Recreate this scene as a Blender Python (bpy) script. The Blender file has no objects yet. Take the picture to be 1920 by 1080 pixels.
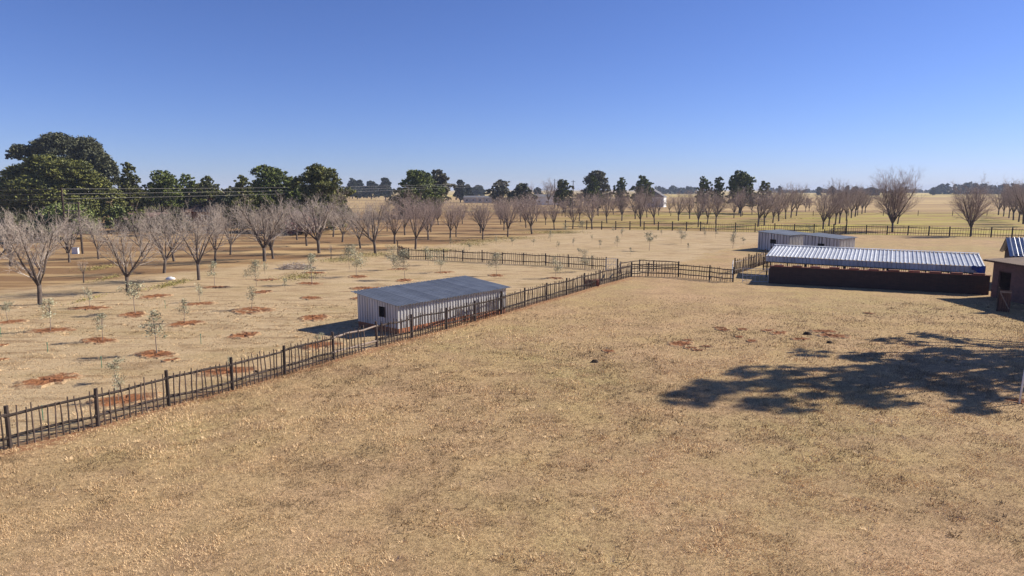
import bpy, math, random
import numpy as np
from mathutils import Vector, Matrix
random.seed(11); rng = np.random.default_rng(7)
S = bpy.context.scene
COL = S.collection
# ------------------------------------------------------------------ camera
CAM_H = 8.0; FPX = 1280.0; HORIZON = 355.0
PITCH = math.atan((540 - HORIZON) / FPX)
cam = bpy.data.objects.new('camera', bpy.data.cameras.new('camera')); COL.objects.link(cam)
cam.location = (0, 0, CAM_H); cam.rotation_euler = (math.pi/2 - PITCH, 0, 0)
cam.data.sensor_width = 36; cam.data.lens = 36*FPX/1920; cam.data.clip_end = 12000; cam.data.clip_start = .1
S.camera = cam
# ------------------------------------------------------------------ sky and sun
SUN_EL = math.radians(32.5); SUN_AZ = math.radians(17)        # from +X towards +Y
sdir = Vector((math.cos(SUN_EL)*math.cos(SUN_AZ), math.cos(SUN_EL)*math.sin(SUN_AZ), math.sin(SUN_EL)))
W = bpy.data.worlds.new('World'); S.world = W; W.use_nodes = True
wn = W.node_tree; sky = wn.nodes.new('ShaderNodeTexSky'); sky.sky_type = 'NISHITA'; sky.sun_disc = False
sky.sun_elevation = SUN_EL; sky.sun_rotation = math.pi/2 - SUN_AZ
sky.altitude = 1500; sky.air_density = 1.0; sky.dust_density = 0.3; sky.ozone_density = 5.0
bg = wn.nodes['Background']; tint = wn.nodes.new('ShaderNodeMix'); tint.data_type = 'RGBA'; tint.blend_type = 'MULTIPLY'; tint.inputs['Factor'].default_value = 1; tint.inputs['B'].default_value = (.86, .88, 1.26, 1)
wn.links.new(sky.outputs[0], tint.inputs['A']); wn.links.new(tint.outputs['Result'], bg.inputs[0]); bg.inputs[1].default_value = 0.06
sun = bpy.data.objects.new('sun', bpy.data.lights.new('sun', 'SUN')); COL.objects.link(sun)
sun.data.energy = 5.0; sun.data.angle = math.radians(.55); sun.data.color = (1, .93, .82)
sun.rotation_euler = (-sdir).to_track_quat('-Z', 'Y').to_euler(); sun.location = (60, 20, 60)
S.view_settings.view_transform = 'Standard'; S.view_settings.look = 'None'
S.view_settings.exposure = 0.73; S.view_settings.gamma = 1
# ------------------------------------------------------------------ helpers
cp, sp = math.cos(PITCH), math.sin(PITCH)
def at(px, py, z=0.0):
    u = (px-960)/FPX; v = (540-py)/FPX
    d = Vector((u, cp+v*sp, -sp+v*cp)); t = (z-CAM_H)/d.z
    return Vector((d.x*t, d.y*t, z))
def ztop(p, py):                       # height over the ground point p that shows at image row py
    v = (540-py)/FPX
    return CAM_H + p.y*(v*cp-sp)/(cp+v*sp)
def tag(o, label=None, cat=None, group=None, kind=None):
    if label: o['label'] = label
    if cat: o['category'] = cat
    if group: o['group'] = group
    if kind: o['kind'] = kind
    return o
def empty(name, loc, label, cat, group=None):
    o = bpy.data.objects.new(name, None); COL.objects.link(o); o.location = loc; o.empty_display_size = .2
    return tag(o, label, cat, group)
def wl(o):
    v = Vector((0, 0, 0))
    while o: v += o.location; o = o.parent
    return v
def link(name, me, parent=None):
    o = bpy.data.objects.new(name, me); COL.objects.link(o); o.parent = parent
    return o
def mesh_np(name, v, f, m=None, smooth=False):
    me = bpy.data.meshes.new(name); v = np.asarray(v, np.float32); f = np.asarray(f, np.int32)
    k = f.shape[1]; me.vertices.add(len(v)); me.vertices.foreach_set('co', v.ravel())
    me.loops.add(f.size); me.loops.foreach_set('vertex_index', f.ravel())
    me.polygons.add(len(f)); me.polygons.foreach_set('loop_start', np.arange(0, f.size, k, dtype=np.int32))
    me.polygons.foreach_set('loop_total', np.full(len(f), k, np.int32))
    if smooth: me.polygons.foreach_set('use_smooth', np.ones(len(f), bool))
    me.update(calc_edges=True)
    if m: me.materials.append(m)
    return me
def add_tint(me, vals):                # one value per vertex
    a = me.attributes.new('tint', 'FLOAT', 'POINT'); a.data.foreach_set('value', np.asarray(vals, np.float32))
class MB:
    def __init__(s): s.v = []; s.f = []
    def box(s, c, sx, sy, sz, ax=(1, 0, 0), ay=None, az=(0, 0, 1)):       # c = centre of the bottom face
        ax = Vector(ax).normalized(); az = Vector(az).normalized(); ay = az.cross(ax).normalized() if ay is None else Vector(ay).normalized()
        c = Vector(c); n = len(s.v)
        for k in (0, 1):
            for i, j in ((-1, -1), (1, -1), (1, 1), (-1, 1)): s.v.append(c + ax*i*sx/2 + ay*j*sy/2 + az*k*sz)
        s.f += [tuple(n+q for q in f) for f in ((3, 2, 1, 0), (4, 5, 6, 7), (0, 1, 5, 4), (1, 2, 6, 5), (2, 3, 7, 6), (3, 0, 4, 7))]
        return s
    def tube(s, pts, rad, sides=6, cap=True):
        pts = [Vector(p) for p in pts]; n = len(s.v)
        if not hasattr(rad, '__len__'): rad = [rad]*len(pts)
        for i, p in enumerate(pts):
            d = (pts[min(i+1, len(pts)-1)] - pts[max(i-1, 0)]).normalized()
            a = d.cross(Vector((0, 0, 1)) if abs(d.z) < .9 else Vector((1, 0, 0))).normalized(); b = d.cross(a)
            for k in range(sides):
                t = 2*math.pi*k/sides; s.v.append(p + (a*math.cos(t)+b*math.sin(t))*rad[i])
        for i in range(len(pts)-1):
            for k in range(sides):
                a0 = n+i*sides+k; a1 = n+i*sides+(k+1) % sides
                s.f.append((a0, a1, a1+sides, a0+sides))
        if cap:
            s.f.append(tuple(n+k for k in range(sides))[::-1]); s.f.append(tuple(n+(len(pts)-1)*sides+k for k in range(sides)))
        return s
    def poly(s, pts):
        n = len(s.v); s.v += [Vector(p) for p in pts]; s.f.append(tuple(range(n, n+len(pts)))); return s
    def build(s, name, m, parent=None, smooth=False):
        off = wl(parent)
        me = bpy.data.meshes.new(name); me.from_pydata([tuple(p-off) for p in s.v], [], s.f); me.update()
        me.materials.append(m)
        if smooth:
            for p in me.polygons: p.use_smooth = True
        return link(name, me, parent)
# ------------------------------------------------------------------ materials
def nodes(name):
    m = bpy.data.materials.new(name); m.use_nodes = True; nt = m.node_tree
    return m, nt, nt.nodes['Principled BSDF'], nt.nodes.new, nt.links.new
def mat(name, c1, c2=None, scale=4.0, rough=.85, metal=0.0, bump=0.0, bscale=30., stretch=None, objrand=0.0, spec=.3):
    m, nt, b, N, L = nodes(name)
    b.inputs['Roughness'].default_value = rough; b.inputs['Metallic'].default_value = metal
    b.inputs['Specular IOR Level'].default_value = spec
    c2 = c2 or tuple(x*.7 for x in c1)
    tc = N('ShaderNodeTexCoord'); mp = N('ShaderNodeMapping'); L(tc.outputs['Object'], mp.inputs[0])
    if stretch: mp.inputs['Scale'].default_value = stretch
    n = N('ShaderNodeTexNoise'); n.inputs['Scale'].default_value = scale; n.inputs['Detail'].default_value = 5; L(mp.outputs[0], n.inputs[0])
    r = N('ShaderNodeMapRange'); r.inputs[1].default_value = .3; r.inputs[2].default_value = .7; L(n.outputs[0], r.inputs[0])
    mx = N('ShaderNodeMix'); mx.data_type = 'RGBA'; L(r.outputs[0], mx.inputs['Factor'])
    mx.inputs['A'].default_value = (*c1, 1); mx.inputs['B'].default_value = (*c2, 1); out = mx.outputs['Result']
    if objrand:
        oi = N('ShaderNodeObjectInfo'); hs = N('ShaderNodeHueSaturation'); rr = N('ShaderNodeMapRange')
        rr.inputs[3].default_value = 1-objrand; rr.inputs[4].default_value = 1+objrand
        L(oi.outputs['Random'], rr.inputs[0]); L(rr.outputs[0], hs.inputs['Value']); L(out, hs.inputs['Color']); out = hs.outputs[0]
    L(out, b.inputs['Base Color'])
    if bump:
        n2 = N('ShaderNodeTexNoise'); n2.inputs['Scale'].default_value = bscale; n2.inputs['Detail'].default_value = 4; L(mp.outputs[0], n2.inputs[0])
        bp = N('ShaderNodeBump'); bp.inputs['Strength'].default_value = bump; bp.inputs['Distance'].default_value = .03
        L(n2.outputs[0], bp.inputs['Height']); L(bp.outputs[0], b.inputs['Normal'])
    return m
def leafmat(name, dark, light, rough=.6, trans=0.0):
    m, nt, b, N, L = nodes(name)
    a = N('ShaderNodeAttribute'); a.attribute_name = 'tint'
    oi = N('ShaderNodeObjectInfo'); hs = N('ShaderNodeHueSaturation'); rr = N('ShaderNodeMapRange')
    rr.inputs[3].default_value = .8; rr.inputs[4].default_value = 1.2; L(oi.outputs['Random'], rr.inputs[0]); L(rr.outputs[0], hs.inputs['Value'])
    mx = N('ShaderNodeMix'); mx.data_type = 'RGBA'; L(a.outputs['Fac'], mx.inputs['Factor'])
    mx.inputs['A'].default_value = (*dark, 1); mx.inputs['B'].default_value = (*light, 1)
    L(mx.outputs['Result'], hs.inputs['Color']); L(hs.outputs[0], b.inputs['Base Color'])
    b.inputs['Roughness'].default_value = rough; b.inputs['Specular IOR Level'].default_value = .25
    return m
def brickmat(name, c1, c2, mortar, scale=1.0):
    m, nt, b, N, L = nodes(name)
    tc = N('ShaderNodeTexCoord'); sx = N('ShaderNodeSeparateXYZ'); L(tc.outputs['Object'], sx.inputs[0])
    ad = N('ShaderNodeMath'); L(sx.outputs[0], ad.inputs[0]); L(sx.outputs[1], ad.inputs[1])
    cb = N('ShaderNodeCombineXYZ'); L(ad.outputs[0], cb.inputs[0]); L(sx.outputs[2], cb.inputs[1])
    t = N('ShaderNodeTexBrick'); L(cb.outputs[0], t.inputs[0]); t.inputs['Scale'].default_value = scale
    t.inputs['Color1'].default_value = (*c1, 1); t.inputs['Color2'].default_value = (*c2, 1); t.inputs['Mortar'].default_value = (*mortar, 1)
    t.inputs['Brick Width'].default_value = .23; t.inputs['Row Height'].default_value = .085; t.inputs['Mortar Size'].default_value = .008
    n = N('ShaderNodeTexNoise'); n.inputs['Scale'].default_value = 3; L(tc.outputs['Object'], n.inputs[0])
    mx = N('ShaderNodeMix'); mx.data_type = 'RGBA'; mx.blend_type = 'MULTIPLY'; mx.inputs['Factor'].default_value = .5
    L(t.outputs[0], mx.inputs['A']); L(n.outputs[0], mx.inputs['B']); L(mx.outputs['Result'], b.inputs['Base Color'])
    bp = N('ShaderNodeBump'); bp.inputs['Strength'].default_value = .5; bp.inputs['Distance'].default_value = .01; bp.invert = True
    L(t.outputs['Fac'], bp.inputs['Height']); L(bp.outputs[0], b.inputs['Normal']); b.inputs['Roughness'].default_value = .9
    return m
M = {}
M['post'] = mat('creosoted_pole', (.035, .026, .022), (.07, .05, .04), 3, .9, bump=.4, objrand=.3)
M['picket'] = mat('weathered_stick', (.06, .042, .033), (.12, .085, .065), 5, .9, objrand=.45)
M['picket_far'] = mat('sunlit_stick', (.32, .22, .1), (.2, .13, .07), 5, .9, objrand=.35)  # sunlight put into a paler, yellower stick colour; the ochre beam shares it
M['palewood'] = mat('stripped_pole', (.32, .25, .2), (.2, .15, .12), 5, .85)
M['galv'] = mat('galvanised_wall', (.56, .55, .545), (.40, .385, .37), 1.1, .45, .35, objrand=.1, stretch=(1, 1, .3))
M['skirt'] = mat('galvanised_wall', (.56, .535, .52), (.42, .405, .40), 1.5, .5, .2, objrand=.1, stretch=(1, 1, .3))
M['galvroof'] = mat('galvanised_roof', (.27, .295, .325), (.20, .22, .245), 1.2, .6, .2, objrand=.12, spec=.2)
M['whiteroof'] = mat('painted_roof_sheet', (.52, .54, .575), (.36, .375, .40), 2.0, .5, .15, objrand=.05)
M['brownroof'] = mat('rusty_roof_sheet', (.28, .2, .14), (.17, .12, .09), 3, .8, objrand=.08)
M['plinth'] = brickmat('orange_brick', (.42, .15, .06), (.34, .11, .05), (.3, .2, .13))
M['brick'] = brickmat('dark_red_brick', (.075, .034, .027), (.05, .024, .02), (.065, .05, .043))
M['brick2'] = brickmat('red_wall_brick', (.24, .105, .08), (.16, .07, .055), (.26, .21, .18))
M['coping'] = mat('red_coping_brick', (.26, .09, .06), (.18, .07, .05), 6, .9, objrand=.25)
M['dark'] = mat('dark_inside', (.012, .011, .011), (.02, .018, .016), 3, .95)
M['bark'] = mat('grey_bark', (.13, .10, .08), (.07, .053, .044), 6, .9, objrand=.12)
M['twig'] = mat('pale_twig', (.43, .36, .30), (.29, .24, .20), .6, .9, objrand=.14)
M['twigp'] = mat('mauve_twig', (.36, .275, .23), (.25, .19, .165), .6, .9, objrand=.14)
M['stem'] = mat('sapling_stem', (.30, .24, .19), (.2, .16, .13), 9, .9)
M['olive'] = leafmat('olive_leaf', (.19, .185, .105), (.46, .44, .30), .55)
M['shrub'] = leafmat('shrub_leaf', (.07, .085, .025), (.20, .23, .07))
M['conifer'] = leafmat('conifer_leaf', (.032, .04, .012), (.20, .20, .045))
M['gum'] = leafmat('gum_leaf', (.03, .037, .024), (.15, .15, .07))
M['green'] = leafmat('evergreen_leaf', (.032, .048, .012), (.19, .22, .045))
M['greyleaf'] = leafmat('dusty_leaf', (.06, .06, .04), (.19, .175, .1))
M['pink'] = leafmat('pink_twig_leaf', (.14, .07, .065), (.30, .17, .15))
M['belt'] = leafmat('belt_leaf', (.02, .028, .02), (.045, .055, .035))
M['dry'] = leafmat('dry_tuft', (.16, .12, .06), (.42, .33, .14))
def soilmat():
    m, nt, b, N, L = nodes('red_soil'); b.inputs['Roughness'].default_value = .95; b.inputs['Specular IOR Level'].default_value = .1
    g_ = N('ShaderNodeNewGeometry'); a = N('ShaderNodeAttribute'); a.attribute_name = 'tint'
    n1 = N('ShaderNodeTexNoise'); n1.inputs['Scale'].default_value = 3.2; n1.inputs['Detail'].default_value = 7; n1.inputs['Roughness'].default_value = .75; L(g_.outputs['Position'], n1.inputs[0])
    n2 = N('ShaderNodeTexNoise'); n2.inputs['Scale'].default_value = 13; n2.inputs['Detail'].default_value = 5; L(g_.outputs['Position'], n2.inputs[0])
    r2 = N('ShaderNodeMapRange'); r2.inputs[1].default_value = .35; r2.inputs[2].default_value = .65; L(n2.outputs[0], r2.inputs[0])
    c = N('ShaderNodeMix'); c.data_type = 'RGBA'; c.inputs['A'].default_value = (.29, .125, .055, 1); c.inputs['B'].default_value = (.16, .068, .032, 1); L(r2.outputs[0], c.inputs['Factor'])
    ad = N('ShaderNodeMath'); ad.operation = 'MULTIPLY_ADD'; L(n1.outputs[0], ad.inputs[0]); ad.inputs[1].default_value = 1.9; L(a.outputs['Fac'], ad.inputs[2])
    r1 = N('ShaderNodeMapRange'); r1.inputs[1].default_value = 1.55; r1.inputs[2].default_value = 1.85; L(ad.outputs[0], r1.inputs[0])
    s2 = N('ShaderNodeMix'); s2.data_type = 'RGBA'; s2.inputs['A'].default_value = (.48, .34, .2, 1); s2.inputs['B'].default_value = (.25, .165, .085, 1); L(r2.outputs[0], s2.inputs['Factor'])
    o = N('ShaderNodeMix'); o.data_type = 'RGBA'; L(r1.outputs[0], o.inputs['Factor']); L(c.outputs['Result'], o.inputs['A']); L(s2.outputs['Result'], o.inputs['B']); L(o.outputs['Result'], b.inputs['Base Color'])
    bp = N('ShaderNodeBump'); bp.inputs['Strength'].default_value = .9; bp.inputs['Distance'].default_value = .05; L(n2.outputs[0], bp.inputs['Height']); L(bp.outputs[0], b.inputs['Normal'])
    return m
M['soil'] = soilmat()
M['clod'] = mat('dark_clod', (.03, .02, .015), (.06, .035, .02), 9, .95, bump=.6)
M['white'] = mat('white_paint', (.72, .72, .72), (.6, .6, .6), 4, .6)
M['metal'] = mat('grey_tube', (.5, .52, .56), (.4, .42, .45), 6, .45, .4)
M['wire'] = mat('wire', (.45, .43, .4), (.4, .38, .36), 6, .5, .3)
M['wood'] = mat('dark_gate_wood', (.11, .055, .04), (.07, .035, .028), 5, .85, objrand=.2)
M['blue'] = mat('blue_tarp', (.02, .07, .3), (.015, .05, .22), 5, .6)
M['stake'] = mat('green_stake', (.06, .22, .13), (.05, .16, .1), 5, .6)
M['wall'] = mat('plaster', (.5, .45, .38), (.4, .35, .3), 2, .9)
M['houseroof'] = mat('tiled_roof', (.22, .13, .1), (.15, .1, .08), 5, .9)
M['greyroof'] = mat('grey_roof', (.16, .16, .17), (.12, .12, .13), 3, .8)
M['glass'] = mat('dark_pane', (.03, .035, .04), (.02, .02, .03), 3, .15)
M['porcelain'] = mat('insulator', (.3, .2, .15), None, 4, .3)
# ------------------------------------------------------------------ ground
A_POSTS = [(-150, 888), (19, 840), (184, 799), (317, 761), (436, 731), (534, 702), (626, 674), (707, 650), (773, 633), (837, 617), (891, 602), (940, 589), (984, 575), (1025, 563), (1062, 553), (1095.5, 543), (1125, 534), (1157, 526), (1184, 518)]
fa0, fa1 = at(19, 840), at(1157, 526)
def ground_material():
    m, nt, b, N, L = nodes('ground_cover'); b.inputs['Roughness'].default_value = .95; b.inputs['Specular IOR Level'].default_value = .1
    g = N('ShaderNodeNewGeometry'); pos = g.outputs['Position']
    def noise(scale, detail=6, st=(1, 1, 1), rough=.6):
        mp = N('ShaderNodeMapping'); mp.inputs['Scale'].default_value = st; L(pos, mp.inputs[0])
        n = N('ShaderNodeTexNoise'); n.inputs['Scale'].default_value = scale; n.inputs['Detail'].default_value = detail; n.inputs['Roughness'].default_value = rough
        L(mp.outputs[0], n.inputs[0]); return n.outputs[0]
    def rng_(x, a, b_, c=0., d=1.):
        r = N('ShaderNodeMapRange'); r.inputs[1].default_value = a; r.inputs[2].default_value = b_; r.inputs[3].default_value = c; r.inputs[4].default_value = d
        L(x, r.inputs[0]); return r.outputs[0]
    def math_(op, a, c):
        n = N('ShaderNodeMath'); n.operation = op
        for i, q in enumerate((a, c)):
            if isinstance(q, (int, float)): n.inputs[i].default_value = q
            else: L(q, n.inputs[i])
        return n.outputs[0]
    def mix(f, a, c):
        n = N('ShaderNodeMix'); n.data_type = 'RGBA'
        if isinstance(f, (int, float)): n.inputs['Factor'].default_value = f
        else: L(f, n.inputs['Factor'])
        for k, q in (('A', a), ('B', c)):
            if isinstance(q, tuple): n.inputs[k].default_value = (*q, 1)
            else: L(q, n.inputs[k])
        return n.outputs['Result']
    sx = N('ShaderNodeSeparateXYZ'); L(pos, sx.inputs[0]); X, Y = sx.outputs[0], sx.outputs[1]
    def side(p, q):                     # signed metres, positive on the left of p->q
        d = (q-p).normalized(); nx, ny = -d.y, d.x
        return math_('ADD', math_('ADD', math_('MULTIPLY', X, nx), math_('MULTIPLY', Y, ny)), -(nx*p.x+ny*p.y))
    big = noise(.12, 5); mid = noise(.6, 6); fine = noise(5, 6, rough=.75); vfine = noise(22, 4, rough=.8)
    wob = math_('MULTIPLY', math_('SUBTRACT', mid, .5), 5.0)
    # yard: pinkish straw with duller and darker tufts
    yard = mix(rng_(big, .38, .62), (.58, .385, .215), (.54, .385, .18))
    yard = mix(rng_(noise(.28, 6, (1, 1, 1), .7), .46, .64, 0, .6), yard, (.36, .26, .125))
    yard = mix(rng_(noise(.05, 4, (1, 1, 1), .6), .5, .62, 0, .55), yard, (.44, .37, .15))
    yard = mix(rng_(mid, .47, .64, 0, .7), yard, (.36, .235, .13))
    yard = mix(rng_(fine, .46, .64, 0, .8), yard, (.21, .14, .07))
    yard = mix(rng_(fine, .32, .44, .55, 0), yard, (.60, .43, .25))
    yard = mix(rng_(vfine, .46, .62, 0, .8), yard, (.16, .105, .055))
    # olive field: paler cropped straw with thin dark streaks
    olv = mix(rng_(big, .35, .65), (.53, .40, .24), (.47, .34, .19))
    olv = mix(rng_(noise(.9, 7, (.35, 1.3, 1), .7), .5, .63, 0, .85), olv, (.24, .155, .08))
    olv = mix(rng_(noise(.25, 6, (.5, 1.2, 1), .7), .5, .66, 0, .55), olv, (.33, .25, .11))
    olv = mix(rng_(fine, .48, .7, 0, .7), olv, (.22, .15, .08))
    olv = mix(rng_(vfine, .47, .66, 0, .6), olv, (.2, .14, .075))
    # orchard: mown straw strips, red-brown bare strips, green weeds to the right
    st = noise(.16, 6, (.16, 1.25, 1), .65)
    orc = mix(rng_(st, .38, .54), (.45, .31, .15), (.22, .13, .062))
    orc = mix(rng_(noise(1.2, 5, (.3, 1.2, 1)), .5, .7, 0, .6), orc, (.17, .105, .055))
    grn = math_('MULTIPLY', rng_(noise(.11, 5, (.35, 1.2, 1)), .42, .58), rng_(X, -5, 45))
    orc = mix(math_('MULTIPLY', grn, .8), orc, (.36, .31, .07))
    far = mix(rng_(noise(.02, 5, (.25, 1.6, 1)), .4, .6), (.46, .33, .15), (.29, .19, .095))
    far = mix(rng_(noise(.5, 4, (.2, 1, 1)), .5, .7, 0, .5), far, (.2, .125, .07))
    vfar = mix(rng_(noise(.006, 3, (.3, 1, 1)), .42, .55), (.50, .39, .13), (.36, .26, .11))
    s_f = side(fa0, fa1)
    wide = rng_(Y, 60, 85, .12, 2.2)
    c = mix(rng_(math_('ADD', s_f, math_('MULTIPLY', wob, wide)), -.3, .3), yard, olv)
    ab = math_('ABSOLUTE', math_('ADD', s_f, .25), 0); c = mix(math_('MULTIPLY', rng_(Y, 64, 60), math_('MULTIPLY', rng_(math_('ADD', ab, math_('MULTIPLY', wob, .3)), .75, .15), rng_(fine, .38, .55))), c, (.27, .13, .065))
    o1 = side(at(0, 548), at(1100, 431)); o2 = side(at(1100, 429), at(1920, 446))
    om = math_('MAXIMUM', rng_(math_('ADD', o1, wob), -1, 2), rng_(math_('ADD', o2, math_('MULTIPLY', wob, .3)), -.5, .8))
    c = mix(om, c, orc)
    c = mix(rng_(math_('ADD', Y, math_('MULTIPLY', wob, 2)), 236, 244), c, far)
    c = mix(rng_(math_('ADD', Y, math_('MULTIPLY', wob, 6)), 690, 740), c, vfar)
    L(c, b.inputs['Base Color'])
    bp = N('ShaderNodeBump'); bp.inputs['Strength'].default_value = .8; bp.inputs['Distance'].default_value = .05
    h = math_('ADD', math_('MULTIPLY', fine, .8), math_('MULTIPLY', vfine, .5)); L(h, bp.inputs['Height']); L(bp.outputs[0], b.inputs['Normal'])
    return m
gm = ground_material()
g = MB(); R = 5900
g.poly([(-R, -400, 0), (R, -400, 0), (R, R, 0), (-R, R, 0)])
tag(g.build('ground', gm), kind='structure')
# value noise for scattering
def vnoise(x, y, s, seed):
    r = np.random.default_rng(seed); T = r.random((256, 256)); x = x*s; y = y*s
    xi = np.floor(x).astype(int); yi = np.floor(y).astype(int); fx = x-xi; fy = y-yi
    fx = fx*fx*(3-2*fx); fy = fy*fy*(3-2*fy); q = lambda a, c: T[a % 256, c % 256]
    return (q(xi, yi)*(1-fx)+q(xi+1, yi)*fx)*(1-fy)+(q(xi, yi+1)*(1-fx)+q(xi+1, yi+1)*fx)*fy
# red soil patches
SOIL = []
def soil_patch(p, rx, ry, h=.07, seed=0):
    r = random.Random(seed); n = 28; v = [(0, 0, h)]; f = []
    prof = [1+.22*math.sin(2*t*math.pi/n*2+seed)+.16*r.uniform(-1, 1) for t in range(n)]
    for ring, (k, z) in enumerate(((.2, h*.5), (.42, h*.5), (.62, h*.8), (.82, h*1.0), (1.0, -.01))):
        for t in range(n):
            a = 2*math.pi*t/n; kk = k*(prof[t] if ring else (1+prof[t])/2)
            v.append((rx*kk*math.cos(a), ry*kk*math.sin(a), z+(r.uniform(-.03, .04)*min(1, rx) if ring < 4 else 0)))
    for t in range(n):
        u = (t+1) % n; f.append((0, 1+t, 1+u))
        for q in range(4): f.append((1+q*n+t, 1+(q+1)*n+t, 1+(q+1)*n+u, 1+q*n+u))
    me = bpy.data.meshes.new('soil_patch'); me.from_pydata(v, [], f); me.materials.append(M['soil']); add_tint(me, [0.]+[.2]*n+[.42]*n+[.62]*n+[.82]*n+[1.]*n)
    SOIL.append((p.x, p.y, rx, ry)); o = link('soil_patch', me); o.location = p; o.rotation_euler.z = r.uniform(-.2, .2); tag(o, kind='structure')
PATCH = [(22,604,44),(96,620,64),(168,578,56),(187,639,62),(250,590,56),(291,556,50),(348,607,58),(376,570,48),(403,539,40),(291,665,70),(463,584,60),(458,629,58),(92,714,96),(232,750,96),(425,697,90),(480,581,62),(584,559,42),(589,596,60),(492,548,38),(600,648,70),(501,525,34),(590,512,36),(581,532,40),(671,519,40),(759,526,36),(834,511,30),(747,505,30),(685,541,44),(1040,522,30),(930,517,32),(5,648,20),(2,675,20),(320,676,26),(680,560,36)]
for i, (x, y, w) in enumerate(PATCH):
    p = at(x, y); rx = w/2/FPX*p.y*1.2; soil_patch(p, rx, rx*.9, .05, i)
for i, (x, y, w) in enumerate([(1276,645,46),(1295,653,20),(1308,657,16),(1350,615,18),(1356,619,24),(1385,632,16),(1410,640,22),(1460,625,30),(1500,636,26),(1545,622,34),(1560,630,44),(1140,659,22),(1392,618,20),(1440,620,22),(1290,638,14),(1325,650,16),(1905,752,40),(1630,588,16)]):
    p = at(x, y); rx = w/2/FPX*p.y*1.4; soil_patch(p, rx, rx*.8, .04, 100+i)
# dry grass: short blades, clumped
def blades():
    out_v = []; tint = []
    for (d0, d1, dens, hh, ww) in ((10, 20, 850, .05, .006), (20, 31, 430, .058, .009), (31, 53, 170, .068, .014)):
        area = .85*(d1*d1-d0*d0); n = int(area*dens)
        y = np.sqrt(rng.random(n)*(d1*d1-d0*d0)+d0*d0); x = (rng.random(n)*2-1)*.85*y
        nz = vnoise(x, y, .9, 1)*.5+vnoise(x, y, 3.1, 2)*.5; keep = rng.random(n) < np.clip((nz-.2)*2.0, .4, 1)
        d = (fa1-fa0).normalized(); s = -d.y*(x-fa0.x)+d.x*(y-fa0.y)
        keep &= ~((s > 0) & (rng.random(n) < .3)); keep &= rng.random(n) < np.clip((53-y)/20, 0, 1)
        for px_, py_, rx_, ry_ in SOIL: keep &= ~((((x-px_)/rx_)**2+((y-py_)/ry_)**2 < .75) & (rng.random(n) < .93))
        x, y, nz, s = x[keep], y[keep], nz[keep], s[keep]; n = len(x)
        h = hh*(.4+rng.random(n))*(.5+nz)*np.where(s > 0, .6, 1); w = ww*(.6+.8*rng.random(n))
        a = rng.random(n)*2*np.pi; b = rng.random(n)*2*np.pi; lean = h*(.2+.8*rng.random(n))
        v = np.empty((n, 3, 3), np.float32)
        v[:, 0] = np.stack([x-np.cos(a)*w, y-np.sin(a)*w, np.full(n, -.005)], 1)
        v[:, 1] = np.stack([x+np.cos(a)*w, y+np.sin(a)*w, np.full(n, -.005)], 1)
        v[:, 2] = np.stack([x+np.cos(b)*lean, y+np.sin(b)*lean, h], 1)
        t = np.clip(.62+.9*(vnoise(x, y, .22, 3)-.5)+1.0*(vnoise(x, y, 1.7, 4)-.5)+.8*(rng.random(n)-.5), 0, 1)
        out_v.append(v.reshape(-1, 3)); tint.append(np.repeat(t, 3))
    n = 2600; d0, d1 = 10, 48; y = np.sqrt(rng.random(n)*(d1*d1-d0*d0)+d0*d0); x = (rng.random(n)*2-1)*.85*y
    kp = vnoise(x, y, .18, 8) > .45; x, y = x[kp], y[kp]; n = len(x); kb = 26
    big_ = (.5+rng.random(n))[:, None]; a = rng.random((n, kb))*6.283; rr = rng.random((n, kb))**.6*.2*big_; bx = x[:, None]+np.cos(a)*rr; by = y[:, None]+np.sin(a)*rr
    h = (.03+.05*rng.random((n, kb)))*big_; ln = h*(.3+.8*rng.random((n, kb))); w = .008+.006*rng.random((n, kb)); z0_ = np.full((n, kb), -.005)
    v = np.stack([np.stack([bx-np.sin(a)*w, by+np.cos(a)*w, z0_], 2), np.stack([bx+np.sin(a)*w, by-np.cos(a)*w, z0_], 2), np.stack([bx+np.cos(a)*ln, by+np.sin(a)*ln, h], 2)], 2)
    out_v.append(v.reshape(-1, 3)); tt = np.where(rng.random(n) < .6, .2, .9)[:, None]+.3*(rng.random((n, kb))-.5); tint.append(np.repeat(np.clip(tt, 0, 1).ravel(), 3))
    v = np.concatenate(out_v); f = np.arange(len(v)).reshape(-1, 3)
    m, nt, b, N, L = nodes('dry_grass_blade'); a = N('ShaderNodeAttribute'); a.attribute_name = 'tint'
    r = N('ShaderNodeValToRGB'); L(a.outputs['Fac'], r.inputs[0]); L(r.outputs[0], b.inputs['Base Color']); b.inputs['Roughness'].default_value = .8
    e = r.color_ramp.elements; e[0].position = .0; e[0].color = (.14, .095, .045, 1); e[1].position = 1; e[1].color = (.76, .55, .31, 1)
    q = e.new(.3); q.color = (.31, .205, .095, 1); q = e.new(.6); q.color = (.60, .405, .21, 1)
    me = mesh_np('dry_grass', v, f, m); add_tint(me, np.concatenate(tint))
    tag(link('dry_grass', me), 'short dry straw grass covering the yard and field', 'grass', kind='stuff')
blades()
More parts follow.
